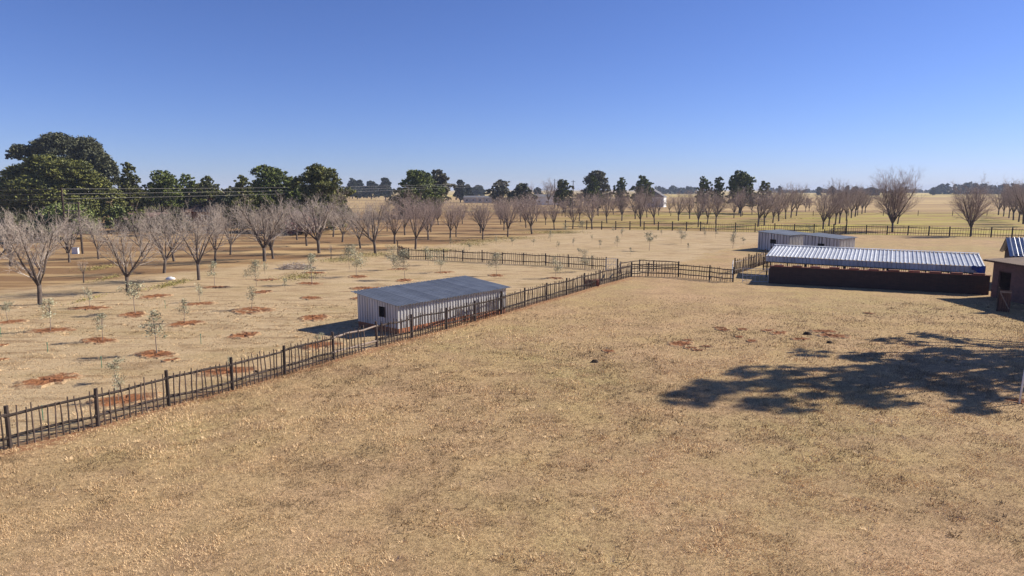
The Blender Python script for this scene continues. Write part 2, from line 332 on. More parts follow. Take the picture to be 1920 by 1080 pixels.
# ------------------------------------------------------------------ corrugated sheets
def corr(name, m, parent, o, u, v, w, h, pitch, amp, trap=False, th=.006):
    """sheet with corner o, width w along u, length h along v, ribs running along v"""
    o = Vector(o); u = Vector(u).normalized(); v = Vector(v).normalized(); n = u.cross(v).normalized()
    k = max(2, int(round(w/pitch*(6 if not trap else 12)))); mb = MB(); prof = []
    for i in range(k+1):
        x = w*i/k; ph = (x/pitch) % 1
        z = amp*math.sin(2*math.pi*ph) if not trap else amp*(-1 if ph < .62 else (1 if .7 < ph < .92 else (-1+(ph-.62)*25 if ph <= .7 else 1-(ph-.92)*25)))
        prof.append((x, z))
    for x, z in prof:
        for e in (0, h):
            for q in (0, -th): mb.v.append(o+u*x+v*e+n*(z+q))
    for i in range(k):
        a = i*4; b = a+4
        mb.f += [(a, b, b+2, a+2), (a+1, a+3, b+3, b+1), (a, a+1, b+1, b), (a+2, b+2, b+3, a+3)]
    mb.f += [(0, 2, 3, 1), (k*4, k*4+1, k*4+3, k*4+2)]
    return mb.build(name, m, parent)
def sheets(name, m, parent, o, u, v, w, h, pitch, amp, sw=.9, trap=False):
    n = max(1, round(w/sw)); s = w/n; u = Vector(u).normalized(); nn = u.cross(Vector(v).normalized())
    for i in range(n):
        corr(name, m, parent, Vector(o)+u*(s*i)+nn*(.003*(i % 2)), u, v, s+.02 if i < n-1 else s, h, pitch, amp, trap)
Z = Vector((0, 0, 1))
def shed(label, F0, F1, width, hf, hb, plinth, door=None, pitch=.24, over=.25, group=None, amp=.026, back_dir=1):
    """F0-F1 the foot of the long front wall; the shed runs back to its left side"""
    L_ = (F1-F0).length; a = (F1-F0).normalized(); b = Z.cross(a).normalized()*back_dir
    r = empty('corrugated_shed', F0, label, 'shed', group)
    def plate(p, d, n, w): MB().box(p+d*w/2-Z*.03, w, .2, plinth+.03, d).build('plinth', M['plinth'], r)
    inn = .1
    if plinth > .05:
        plate(F0+b*inn, a, b, L_); plate(F0+b*(width-inn), a, b, L_)
        plate(F0+b*.2+a*inn, b, a, width-.4); plate(F0+b*.2+a*(L_-inn), b, a, width-.4)
    z0 = Z*plinth
    sheets('wall_sheet', M['galv'], r, F0+z0, a, Z, L_, hf-plinth, pitch, amp, trap=True)
    sheets('wall_sheet', M['galv'], r, F0+b*width+z0, a, Z, L_, hb-plinth, pitch, amp, trap=True)
    for end, s in ((F0, 1), (F1, -1)):
        n = round(width/.9); sw = width/n
        for i in range(n):
            zt = hf+(hb-hf)*(i+.5)/n
            if s == 1 and door and door[0] == i:
                dw, z1, z2 = door[1:]
                corr('wall_sheet', M['galv'], r, end+b*(sw*i)+z0, b, Z, (sw-dw)/2, zt-plinth, pitch, amp, True)
                corr('wall_sheet', M['galv'], r, end+b*(sw*i+(sw+dw)/2)+z0, b, Z, (sw-dw)/2, zt-plinth, pitch, amp, True)
                corr('wall_sheet', M['galv'], r, end+b*(sw*i+(sw-dw)/2)+Z*z2, b, Z, dw, zt-z2, pitch, amp, True)
                if z1 > plinth+.05: corr('wall_sheet', M['galv'], r, end+b*(sw*i+(sw-dw)/2)+z0, b, Z, dw, z1-plinth, pitch, amp, True)
                c = end+b*(sw*(i+.5))+a*.5
                MB().box(c+Z*plinth, .9, sw*1.1, zt-plinth-.05, a).build('dark_interior', M['dark'], r)  # solid near-black box added behind the opening, its colour standing for inside shade
                for e in (-1, 1): MB().box(end+b*(sw*(i+.5)+e*(dw/2+.02))-a*.045+Z*z1, .05, .05, z2-z1, a).build('door_jamb', M['post'], r)
            else: corr('wall_sheet', M['galv'], r, end+b*(sw*i)+z0, b, Z, sw+.015, zt-plinth, pitch, amp, True)
    sl = math.atan2(hb-hf, width); v = b*math.cos(sl)+Z*math.sin(sl)
    o = F0-a*over-v*over+Z*(hf+.05)
    sheets('roof_sheet', M['galvroof'], r, o, a, v, L_+2*over, (width+2*over)/math.cos(sl), pitch, .028)
    for e in (F0+Z*(hf-.03)-a*(over-.05), F0+b*width+Z*(hb-.03)-a*(over-.05)):
        MB().box(e+a*(L_/2+over)-Z*.0, L_+2*over-.1, .06, .06, a).build('roof_beam', M['post'], r)
    return r
shedA = shed('long corrugated iron shed with orange brick plinth beside the picket fence', at(748, 628), at(948, 586), 3.6, 1.66, 2.02, .34, door=(1, .42, .85, 1.45), over=.28)
# two sheds behind the pens
sa = Vector((.75, .66, 0)).normalized()
f0 = Vector((35.7, 88, 0)); s1 = shed('square corrugated iron shed, the one farther from the gabled roof, behind the pens', f0, f0+sa*5.9, 4.2, 2.1, 2.4, .05, door=(2, .75, .95, 1.5), over=.25, pitch=.36, amp=.06)
f0 = Vector((39.2, 81.6, 0)); s2 = shed('square corrugated iron shed behind the white roofed pens, nearer the gabled roof', f0, f0+sa*4.4, 4.4, 2.1, 2.4, .05, door=(2, .75, .95, 1.45), over=.25, pitch=.36, amp=.06)
# ------------------------------------------------------------------ fences
def stick(seed, h=1.0, r=.026):
    q = random.Random(seed); mb = MB()
    mb.tube([(0, 0, -.05), (q.uniform(-.02, .02), q.uniform(-.02, .02), h*.5), (q.uniform(-.03, .03), q.uniform(-.03, .03), h)], [r*1.1, r, r*.8], 5)
    me = bpy.data.meshes.new('picket'); me.from_pydata([tuple(p) for p in mb.v], [], mb.f); return me
STICKS = [stick(i) for i in range(7)]; STICKS_F = [m_.copy() for m_ in STICKS]
for m_ in STICKS: m_.materials.append(M['picket'])
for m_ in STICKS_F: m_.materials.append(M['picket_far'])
def fence(label, pts, post_h=1.3, post_r=.066, rails=(.36, 1.06), picket=.2, pick_h=1.26, skip=(), sticks=STICKS, rail_r=.047, tall={}, nopick=(), pale=(), only_rails=()):
    P = [p if isinstance(p, Vector) else at(*p) for p in pts]
    r = empty('picket_fence' if picket else 'rail_fence', P[0], label, 'fence'); q = random.Random(len(P)*7+int(P[0].x*10))
    for i, p in enumerate(P):
        h = tall.get(i, post_h*q.uniform(.96, 1.06)); t = Vector((q.uniform(-.03, .03), q.uniform(-.03, .03), 0))
        MB().tube([p-Z*.1, p+t*.5+Z*h*.5, p+t+Z*h], [post_r*1.05, post_r, post_r*.95], 8).build('post', M['post'], r)
    for i in range(len(P)-1):
        if i in skip: continue
        a, b = P[i], P[i+1]; d = (b-a); n = Z.cross(d).normalized()
        for k, z in enumerate(rails):
            j = [q.uniform(-.05, .05) for _ in range(4)]
            mb = MB().tube([a-d.normalized()*.08+Z*(z+j[0]), a+d*.33+Z*(z+j[1])-n*.01, a+d*.66+Z*(z+j[2])-n*.01, b+d.normalized()*.08+Z*(z+j[3])], [rail_r*1.1, rail_r, rail_r, rail_r*.85], 6)
            mb.build('rail', M['palewood'] if (i, k) in pale else M['post'], r)
        if not picket or i in nopick: continue
        m = max(2, int(d.length/picket)); lim = .68 if i in only_rails else 1
        for k in range(1, m):
            if k/m > lim: break
            o = link('picket', q.choice(sticks), r); o.location = a+d*((k+q.uniform(-.15, .15))/m)-n*.055-P[0]
            o.rotation_euler = (q.uniform(-.05, .05), q.uniform(-.05, .05), q.uniform(0, 6.28)); o.scale = (1, 1, pick_h*q.uniform(.9, 1.06))
    return r
fence('long dark stick picket fence running past the brick-footed shed', A_POSTS, only_rails=(6,), pale={(6, 0), (6, 1)}, tall={17: 1.95, 11: 1.5})
fence('dark stick picket fence ending at the grey tube gate between olive plots', [(746,478),(766,486),(798,487),(831.5,488),(867.5,490),(904,492),(942,494.5),(981,496),(1022.5,498),(1065.5,501),(1110,504),(1136,506)], post_h=1.3, tall={0: 1.75})
fence('boundary fence of dark poles and thin sticks in front of the tall bare trees', [(1060,428),(1100,430)]+[(1128+i*26.5, 430.5+i*.35) for i in range(8)]+[(1342+i*36.8, 434+i*.75) for i in range(7)]+[(1586.5,438.5)]+[(1624+i*39, 439+i*1.0) for i in range(9)], post_h=1.7, post_r=.11, rails=(.45, 1.35), picket=.36, pick_h=1.6, nopick=tuple(range(0, 9)), rail_r=.06, tall={17: 2.6})
fence('short fence of three stacked dark rails with sticks at the yard corner', [(1184,518),(1215,518),(1272,519.5),(1330,525),(1374,529)], post_h=1.32, rails=(.3, .72, 1.1), picket=.24, pick_h=1.25)
fence('low inner rail fence behind the yard corner beside the tube gate', [(1157,524),(1163,513),(1199,508),(1225,508.5),(1272,512)], post_h=1.1, rails=(.5, 1.05), picket=.3, pick_h=1.1, nopick=(0, 1))
fence('picket fence with pale slanting rails running up to the pens', [(1377.5,514),(1402.5,506),(1418,500.5),(1434,495),(1449,490.5)], post_h=1.55, rails=(.4, 1.15), picket=.22, pick_h=1.4, pale={(0, 0), (0, 1), (2, 1), (2, 0)})
fence('slanting picket fence between the two square sheds and the boundary', [(1500,468),(1522,458),(1545,449.5),(1564,443),(1585,438.6)], post_h=1.6, rails=(.4, 1.2), picket=.4, pick_h=1.5)
pr0 = at(1440, 459, 2.6); pr1 = at(1852, 474, 2.6)
pb = [Vector((p.x, p.y+.9, 0)) for p in [pr0.lerp(pr1, i/8) for i in range(9)]]
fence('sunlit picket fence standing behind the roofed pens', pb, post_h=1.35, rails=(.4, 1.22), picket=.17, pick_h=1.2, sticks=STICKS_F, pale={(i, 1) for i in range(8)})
# tube gates
def tube_gate(label, p, q, h, n, m, cat='gate'):
    r = empty('tube_gate', p, label, cat); d = q-p
    for a, b in ((p, p+Z*h), (q, q+Z*h)): MB().tube([a-Z*.05, b], .025, 6).build('side_tube', m, r)
    for z in (.12, h*.5, h-.03): MB().tube([p+Z*z, q+Z*z], .02, 6).build('bar', m, r)
    for i in range(1, n): MB().tube([p+d*(i/n)+Z*.12, p+d*(i/n)+Z*(h-.03)], .012, 5).build('upright', m, r)
    MB().tube([p+Z*.12, q+Z*(h-.05)], .015, 5).build('brace', m, r)
tube_gate('small pale tube gate hung on the tall fence corner post', at(1136, 508), at(1155, 508), 1.25, 4, M['metal'])
tube_gate('grey tube gate closing the pens beside the dark brick wall', at(1392, 529), at(1440, 531), 1.25, 6, M['metal'])
tube_gate('narrow grey tube gate at the slanting pale-railed fence', at(1372, 527), at(1373.5, 517), 1.5, 3, M['metal'])
# ------------------------------------------------------------------ pens with white roof
w0 = at(1442, 531); w1 = at(1853, 553); wd = (w1-w0); wl_ = wd.length; wa = wd.normalized(); wb = Z.cross(wa).normalized()
pen = empty('roofed_pens', w0, 'row of dark brick pens under a long white ribbed roof', 'animal pens')
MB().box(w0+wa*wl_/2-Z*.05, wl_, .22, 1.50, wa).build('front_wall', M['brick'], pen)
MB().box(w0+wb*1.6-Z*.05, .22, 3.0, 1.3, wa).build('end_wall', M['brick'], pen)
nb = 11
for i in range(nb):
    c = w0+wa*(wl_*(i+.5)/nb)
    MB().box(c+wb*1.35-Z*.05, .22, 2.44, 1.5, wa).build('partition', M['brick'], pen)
    pl = MB().box(c-wb*.0+Z*1.451, .75, .26, .17, wa).build('raised_coping', M['coping'], pen)
k = 0
while k*.36 < wl_-.2:
    MB().box(w0+wa*(k*.36+.18)+Z*1.451, .34, .24, .06, wa).build('coping_brick', M['coping'], pen) if (k*.36+.18)/wl_*nb % 1 < .27 or (k*.36+.18)/wl_*nb % 1 > .73 else None
    k += 1
e0 = at(1436, 479, 2.0); e1 = at(1848, 500, 2.0); ea = (e1-e0).normalized(); r0 = at(1440, 459, 2.6); r1 = at(1852, 474, 2.6)
rv = (r0-e0); rv = rv-ea*rv.dot(ea)*.6
RL = (e1-e0).length
sheets('roof_sheet', M['whiteroof'], pen, e0, ea, rv, RL, rv.length, .31, .03, sw=1.24, trap=True)
sheets('skirt_sheet', M['galv'], pen, e0+wb*.12-Z*.56, ea, Z, RL, .52, .31, .03, sw=1.24, trap=True)
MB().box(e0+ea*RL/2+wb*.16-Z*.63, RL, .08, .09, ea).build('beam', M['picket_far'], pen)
corr('ridge_cap', M['whiteroof'], pen, e0+rv-rv.normalized()*.2+Z*.06, ea, rv, RL, .3, 3, .004)
for i in range(6):
    c = e0+ea*(RL*(i+.04)/5.1); c.z = 0
    MB().tube([c+wb*.25-Z*.1, c+wb*.25+Z*1.98], .07, 7).build('post', M['post'], pen)
    c2 = c+wb*(rv.xy.length-.3); MB().tube([c2-Z*.1, c2+Z*2.5], .07, 7).build('post', M['post'], pen)
tp = e1-ea*.45-Z*.2; tm = MB(); nu, nv = 7, 6
for j in range(nv+1):
    for i in range(nu+1):
        u = i/nu; v = j/nv; tm.v.append(tp+wa*(u*.95-.5)+Z*(.22-.62*v*(.5+.5*u)+.05*math.sin(u*9))-wb*(.1+.08*math.sin(u*7+v*3)))
for j in range(nv):
    for i in range(nu): a = j*(nu+1)+i; tm.f.append((a, a+1, a+nu+2, a+nu+1))
tag(tm.build('tarp', M['blue'], None, True), 'crumpled blue tarp hanging from the end of the white roof', 'tarp')
# ------------------------------------------------------------------ brick building at the right
c0 = at(1857, 556); ba = (at(1935, 574)-c0).normalized(); bb = Z.cross(ba).normalized(); BH = 2.75
bld = empty('brick_outbuilding', c0, 'dark brick outbuilding with open doorway and rusty brown roof', 'building')
def wbox(name, s, e, z0, z1, off=0, m='brick2', th=.23): return MB().box(c0+ba*((s+e)/2)+bb*(off+th/2)+Z*z0, e-s, th, z1-z0, ba).build(name, M[m], bld)
wbox('wall', 0, .65, -.05, BH); wbox('wall', 1.95, 9, -.05, BH); wbox('lintel', .65, 1.95, 2.05, BH)
MB().box(c0+bb*(.23+2.4)+ba*.115-Z*.05, .23, 4.8, BH+.05, ba).build('wall', M['brick2'], bld)
MB().box(c0+bb*(.23+4.9)+ba*4.5-Z*.05, 9, .23, BH+.05, ba).build('wall', M['brick2'], bld)
MB().box(c0+bb*2.6+ba*8.885-Z*.05, .23, 4.74, BH+.05, ba).build('wall', M['brick2'], bld)
wbox('door_jamb', .65, .73, 0, 2.05, .06, 'wood', .1); wbox('door_jamb', 1.87, 1.95, 0, 2.05, .06, 'wood', .1); wbox('door_head', .73, 1.87, 1.97, 2.05, .06, 'wood', .1)
MB().box(c0-ba*.4-bb*.5+ba*4.9+Z*(BH-.1), 9.8, .05, .12, ba).build('fascia', M['wood'], bld)
sheets('roof_sheet', M['brownroof'], bld, c0-ba*.45-bb*.55+Z*(BH+.03), ba, bb+Z*.05, 9.8, 6.3, .25, .03, sw=1.0)
gw, ghh, gr = 4.0, 2.75, 3.95; ga = Vector((.9, -.44, 0)).normalized(); gb = Z.cross(ga); g0 = Vector((42.0, 57.4, 0))-gb*gw/2
gh = empty('gabled_house', g0, 'small house with white ribbed gable roof behind the outbuilding', 'house')
for k in (0, 1):
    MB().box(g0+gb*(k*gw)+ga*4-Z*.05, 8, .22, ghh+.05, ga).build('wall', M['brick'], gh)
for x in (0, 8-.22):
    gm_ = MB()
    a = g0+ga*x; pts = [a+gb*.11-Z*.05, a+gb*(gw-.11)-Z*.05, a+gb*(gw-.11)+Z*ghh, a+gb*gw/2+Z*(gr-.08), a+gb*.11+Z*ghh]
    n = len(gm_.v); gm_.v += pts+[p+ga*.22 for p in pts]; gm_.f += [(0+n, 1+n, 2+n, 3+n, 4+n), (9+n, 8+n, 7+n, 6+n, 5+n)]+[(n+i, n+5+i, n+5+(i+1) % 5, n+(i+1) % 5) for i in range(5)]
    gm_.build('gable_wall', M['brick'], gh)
sv = (gb*(gw/2)+Z*(gr-ghh)); svl = sv.length; svn = sv.normalized()
sheets('roof_sheet', M['whiteroof'], gh, g0-ga*.4-svn*.35+Z*(ghh+.06), ga, svn, 8.8, svl+.35, .31, .04, sw=1.24, trap=True)
sv2 = (-gb*(gw/2)+Z*(gr-ghh)).normalized()
sheets('roof_sheet', M['whiteroof'], gh, g0+gb*gw+ga*8.4-sv2*.35+Z*(ghh+.06), -ga, sv2, 8.8, svl+.35, .31, .04, sw=1.24, trap=True)
# wooden half door standing open
q0 = at(1871, 584); q1 = at(1893, 586); qa = (q1-q0).normalized(); qw = (q1-q0).length; qb = Z.cross(qa)
wg = empty('wooden_gate', q0, 'brown wooden gate with diagonal brace standing open by the doorway', 'gate')
for i in range(5): MB().box(q0+qa*(qw*(i+.5)/5)+Z*.02, qw/5-.012, .03, 1.42, qa).build('board', M['wood'], wg)
for z in (.12, 1.28): MB().box(q0+qa*qw/2-qb*.035+Z*z, qw, .04, .1, qa).build('crossbar', M['palewood' if z > 1 else 'wood'], wg)
MB().tube([q0-qb*.04+Z*1.25+qa*.05, q1-qb*.04+Z*.22-qa*.05], .035, 4).build('brace', M['palewood'], wg)
MB().tube([q0+qb*.05-Z*.1-qa*.05, q0+qb*.05+Z*1.6-qa*.05], .06, 7).build('gate_post', M['post'], wg)
# white pole at the right edge
pp = at(1911, 757); tag(MB().tube([pp-Z*.1, pp+Z*1.1+Vector((.06, 0, 0)), pp+Z*2.3+Vector((.14, 0, 0))], [.035, .033, .03], 8).build('leaning_pole', M['white'], None, True), 'thin white pole standing in the shade of the tree', 'pole')
# ------------------------------------------------------------------ bare trees
def bare_tree_mesh(seed, H, spread, limbs, trunk_h, tw='twig', upright=.5, dens=1.0, tr=.013):
    q = random.Random(seed); tk = MB(); cr = MB()
    r0 = H*.016+.03
    top = Vector((q.uniform(-.1, .1), q.uniform(-.1, .1), trunk_h))
    tk.tube([(0, 0, -.15), (0, 0, .05), top*.55, top], [r0*1.35, r0*1.1, r0, r0*.95], 7)
    def grow(p, d, ln, r, lev):
        n = 4 if lev == 1 else (3 if lev == 2 else 2); pts = [p]; dd = d.copy()
        for i in range(n):
            dd = (dd+Vector((q.uniform(-1, 1), q.uniform(-1, 1), q.uniform(-.5, 1)))*(.13 if lev < 3 else .2)+Z*upright*.13).normalized()
            pts.append(pts[-1]+dd*ln/n)
        rad = [r*(1-.72*i/n) for i in range(n+1)]
        (tk if lev == 1 else cr).tube(pts, rad, 5 if lev == 1 else (4 if lev == 2 else 3), False)
        if lev >= 5: return
        cnt = {1: 8, 2: 5, 3: 4, 4: 2}[lev]; cnt = max(2, int(round(cnt*dens+q.uniform(-.4, .4))))
        for c in range(cnt):
            t = .16+.84*(c+q.random()*.8)/cnt; t = min(t, .98); f = t*n; i = int(f); f -= i
            pos = pts[i].lerp(pts[i+1], f); base = (pts[i+1]-pts[i]).normalized()
            ax = base.cross(Vector((q.uniform(-1, 1), q.uniform(-1, 1), q.uniform(-1, 1)))).normalized()
            nd = (base*math.cos(.62)+ax*math.sin(.62)).normalized()
            k = {1: .52, 2: .55, 3: .6, 4: .6}[lev]
            grow(pos, nd, ln*k*q.uniform(.75, 1.15)*(1.15-.35*t), max(tr*.75, rad[i]*.55), lev+1)
    for l in range(limbs):
        a = 2*math.pi*(l+q.uniform(-.3, .3))/limbs; tilt = spread*q.uniform(.55, 1.1) if l else .12
        d = Vector((math.sin(tilt)*math.cos(a), math.sin(tilt)*math.sin(a), math.cos(tilt)))
        grow(top-Z*q.uniform(.0, .25)*trunk_h*.5, d, (H-trunk_h)*q.uniform(.62, .8), r0*.62, 1)
    zs = max(p.z for p in cr.v); k = (H-trunk_h)/(zs-trunk_h)
    for p in cr.v+tk.v:
        if p.z > trunk_h: p.z = trunk_h+(p.z-trunk_h)*k
    out = []
    for nm, mb, m in (('trunk', tk, 'bark'), ('crown', cr, tw)):
        me = bpy.data.meshes.new(nm); me.from_pydata([tuple(p) for p in mb.v], [], mb.f); me.materials.append(M[m])
        for pl in me.polygons: pl.use_smooth = True
        out.append(me)
    return out, H
NEAR = [bare_tree_mesh(20+i, 7.0, .68, 6, 1.35, 'twig', .3, .86, .0115) for i in range(4)]
FARV = [bare_tree_mesh(40+i, 8.0, .55, 7, 1.4, 'twigp', .35, .85, .0145) for i in range(5)]
BIG = [bare_tree_mesh(60+i, 12.5, .52, 11, 1.6, 'twigp', .35, 1.05, .016) for i in range(2)]
THIN = [bare_tree_mesh(70, 3.2, .5, 3, 1.0, 'twig', .5, .6, .01)]
tcount = [0]
def plant(var, px, py, top=None, label='', group=None, h=None, wscale=1.0, name='bare_tree'):
    p = at(px, py); (tm_, cm), H = var
    hh = h or (ztop(p, top) if top else H); s = hh/H
    r = empty(name, p, label, 'tree', group); q = random.Random(int(px*13+py)); r.rotation_euler.z = q.uniform(0, 6.28)
    ws = q.uniform(.8, 1.12); r.scale = (s*wscale*ws*q.uniform(.9, 1.1), s*wscale*ws*q.uniform(.9, 1.1), s); r.rotation_euler.x = q.uniform(-.05, .05); r.rotation_euler.y = q.uniform(-.05, .05)
    link('trunk', tm_, r); link('crown', cm, r); tcount[0] += 1
    return r
LN = 'leafless vase-shaped orchard tree with pale grey twigs beyond the olive plot'
for i, (x, y, t) in enumerate([(75,571,378),(240,547,400),(373,525,370),(308,512,385),(326,490,380),(267,481,385),(403,492,375),(432,478,378),(496,490,358),(512,485,372),(508,469,380),(557,450,375),(575,461,372),(598,475,348),(625,444,372),(642,454,378),(676,466,372),(704,476,358),(20,500,385),(-20,530,380),(130,492,395),(185,486,392)]):
    lab = {0: 'broad leafless orchard tree standing in front of the twin power poles', 1: 'leafless orchard tree in front of the brown tile-roofed farmhouse', 2: 'leafless orchard tree beside the crumpled white bag', 13: 'leafless orchard tree right behind the heap of cut branches', 17: 'leafless orchard tree near the tall end post of the cross fence', 20: 'leafless orchard tree beside the small white metal box'}.get(i, LN)
    plant(NEAR[i % 4], x, y, t, lab, 'bare trees of the near orchard', wscale=1.02)
for x, y, t in ((157, 530, 478), (621, 487, 453)):
    plant(THIN[0], x, y, t, 'very small thin leafless tree among the big orchard trees', 'thin young bare trees')
LF = 'leafless mauve-brown orchard tree standing in the farther rows'
far_pos = [(726,434,368),(740,457,366),(759,441,362),(779,467,346),(803,450,362),(808,435,366),(844,447,364),(855,444,366),(822,422,366),(867,420,372),(905,450,364),(901,437,368),(952,444,362),(945,432,364),(939,421,366),(936,412,366),(965,409,366),(997,439,355),(986,427,358),(976,416,362),(1039,430,366),(1023,422,372),(1006,415,366),(1060,407,366),(1074,429,362),(1086,415,352),(1110,430,350),(1138,419,352),(1166,414,350),(1191,411,352),(1201,425,345),(1227,421,350),(1272,414,354),(1255,400,366),(1046,392,362),(1293,410,354),(1309,426,346),(1326,421,350),(1342,419,348),(1376,409,350),(1389,406,346),(1421,425,343),(1433,423,348),(1449,418,350),(1460,415,344),(1473,411,340),(1483,408,344),(1493,405,340),(1543,430,345),(1554,424,345),(1566,422,332),(1574,419,336),(1587,414,340),(1596,409,340),(1603.5,406,342),(1608,404,346),(1616,401,348),(1622,399,350),(1683,420,345),(1872,403,345),(1881.5,406,343),(1891.5,409,340),(1900,413,336),(1910,416,332),(1919,420,325),(1940,424,322),(1213,408,356),(1235,404,360),(1510,397,362),(1517,396,364),(690,438,376),(660,430,380),(1120,404,360),(1150,402,362),(1345,402,358),(1410,402,358)]
for i, (x, y, t) in enumerate(far_pos):
    lab = {(779, 467): 'large leafless mauve-brown tree close behind the cross fence near its tall end post', (1543, 430): 'leafless mauve-brown tree right behind the boundary fence above the square sheds', (1683, 420): 'slim leafless tree half hidden by the tall oval-crowned tree on the mown gap', (1421, 425): 'bushy leafless tree behind the boundary fence left of the square sheds'}.get((x, y)) or ('leafless orchard tree in the rows beyond the cross fence' if x < 1000 else 'leafless orchard tree in the rows below the far farm sheds and white farmhouse' if x < 1285 else 'leafless orchard tree in the rows below the round dark evergreens' if x < 1500 else 'leafless orchard tree in the receding row beside the tall oval-crowned tree on the mown gap' if x < 1700 else 'leafless orchard tree in the receding row above the gabled roof')
    plant(FARV[i % 5], x, y, t, lab, 'bare trees in the farther orchard rows', wscale=.92)
plant(BIG[0], 1673, 435, 307, 'tall dense leafless tree with oval crown behind the boundary fence, on the mown gap', None, wscale=.82, name='tall_bare_tree')
plant(BIG[1], 1820, 443, 320, 'tall leafless tree with oval crown right behind the fence, near the gabled roof', None, wscale=.82, name='tall_bare_tree')
# ------------------------------------------------------------------ leafy trees
def cards(cen, size, nrm=None, aspect=.55, q=rng):
    n = len(cen); a = q.normal(size=(n, 3)); 
    if nrm is not None: a = a*.75+nrm
    a /= np.linalg.norm(a, axis=1)[:, None]; t = q.normal(size=(n, 3)); u = np.cross(a, t); u /= np.linalg.norm(u, axis=1)[:, None]; w = np.cross(a, u)
    s = (size*(.6+.8*q.random(n)))[:, None]
    v = np.stack([cen-u*s, cen-w*s*aspect, cen+u*s, cen+w*s*aspect], 1)
    return v.reshape(-1, 3), np.arange(n*4).reshape(-1, 4)
def crown_mesh(name, lobes, leaf, per, m, seed, clump=.3, flat=1.0, fill=.5):
    q = np.random.default_rng(seed); C = []; T = []; Nn = []
    for (cx, cy, cz, rx, ry, rz) in lobes:
        nc = int(per*(rx*ry*rz)**(2/3)); d = q.normal(size=(nc, 3)); d /= np.linalg.norm(d, axis=1)[:, None]
        d[:, 2] = np.where(d[:, 2] < -.45, -d[:, 2], d[:, 2])
        rad = 1.12-fill*q.random(nc)**1.5-.1*q.random(nc)
        cc = np.array([cx, cy, cz])+d*rad[:, None]*np.array([rx, ry, rz]); cr_ = clump*(rx*ry*rz)**(1/3)*(.35+1.1*q.random(nc)**2)
        k = 26; off = q.normal(size=(nc, k, 3)); off /= np.linalg.norm(off, axis=2)[:, :, None]; off *= (q.random((nc, k, 1))**.5)
        off[:, :, 2] *= .7*flat
        C.append((cc[:, None]+off*cr_[:, None, None]).reshape(-1, 3)); t = np.clip(.5+.28*q.normal(size=nc), 0, 1)
        T.append(np.clip(np.repeat(t, k)+.15*q.normal(size=nc*k), 0, 1)); Nn.append((off*.8+np.array([0, 0, .5])).reshape(-1, 3))
    C = np.concatenate(C); T = np.concatenate(T); v, f = cards(C, leaf, np.concatenate(Nn), .6, q)
    me = mesh_np(name, v, f, m); add_tint(me, np.repeat(T, 4)); return me
def tree_trunk(H, r, lobes, seed):
    q = random.Random(seed); mb = MB(); zc = min(l[2] for l in lobes)
    mb.tube([(0, 0, -.2), (0, 0, zc*.5), (q.uniform(-.2, .2), q.uniform(-.2, .2), max(zc, H*.45))], [r*1.3, r, r*.7], 8)
    for l in lobes: mb.tube([(0, 0, zc*.55), ((l[0])*.55, l[1]*.55, (zc*.55+l[2])*.5+.2), (l[0], l[1], l[2])], [r*.55, r*.35, r*.12], 5)
    me = bpy.data.meshes.new('trunk'); me.from_pydata([tuple(p) for p in mb.v], [], mb.f); me.materials.append(M['bark']); return me
def leafy(label, px, py, lobes, m, leaf=.3, per=20, seed=1, clump=.3, flat=1., fill=.5, name='evergreen_tree', group=None, p=None, tr=None):
    p = p or at(px, py); r = empty(name, p, label, 'tree', group); H = max(l[2]+l[5] for l in lobes)
    link('trunk', tree_trunk(H, tr or H*.022+.05, lobes, seed), r); link('crown', crown_mesh('crown', lobes, leaf, per, M[m], seed, clump, flat, fill), r)
    return r
def rnd_lobes(seed, w, h, zb, n=6, top=1.0):
    """rounded crown of width w between heights zb and h"""
    q = random.Random(seed); L_ = [(0, 0, zb+(h-zb)*.42, w*.27, w*.27, (h-zb)*.36)]; pk = q.uniform(.3, .5)
    for i in range(n*3):
        t = (i+q.random())/(n*3); a = i*2.4+q.uniform(-.5, .5); prof = (1-abs(t-pk)/(1-pk) if t > pk else .72+.28*t/pk)**.6 if t < 1 else 0
        rr = w*.5*max(prof, .12)*q.uniform(.5, .95); k = q.uniform(.12, .22)
        L_.append((math.cos(a)*rr, math.sin(a)*rr, zb+(h-zb)*(.06+.84*t), w*k, w*k, max((h-zb)*.09, w*k*.62)))
    zt = max(l[2]+l[5] for l in L_)
    return [(a, b, zb+(c-zb)*(h-zb)/(zt-zb), d, e, f) for a, b, c, d, e, f in L_]
def leafy_px(label, x0, x1, top, base, D, m, seed, zb=.18, **kw):
    """crown spanning image columns x0..x1 and reaching row top, standing at distance D"""
    cx = (x0+x1)/2; p = Vector(((cx-960)/FPX*D*1.0, D, 0)); w = (x1-x0)/FPX*D*1.12; h = ztop(p, top)
    return leafy(label, 0, 0, rnd_lobes(seed, w, h, h*zb), m, seed=seed, p=p, **kw)
# big group at the left
D = 165; p = Vector(((130-960)/FPX*D, D, 0)); h = ztop(p, 257)
def lob(x, y_top, y_bot, wpx, D, p, dy=0, ry=None):
    zt = CAM_H-(y_top-HORIZON)/FPX*D*1.01; zb_ = CAM_H-(y_bot-HORIZON)/FPX*D*1.01; X = (x-960)/FPX*D
    return (X-p.x, dy, (zt+zb_)/2, wpx/2/FPX*D, ry or wpx/2/FPX*D, (zt-zb_)/2)
leafy('tall dark blue-green gum tree towering over the spreading conifer', 0, 0, [lob(55,276,312,42,D,p), lob(88,266,300,48,D,p,2), lob(128,256,308,62,D,p,-1), lob(165,262,320,56,D,p,2), lob(190,285,345,56,D,p), lob(208,300,370,36,D,p,1), lob(150,300,380,100,D,p), lob(95,300,380,70,D,p)], 'gum', .22, 34, 3, clump=.22, p=p, fill=.6, name='gum_tree')
D = 140; p = Vector(((110-960)/FPX*D, D, 0))
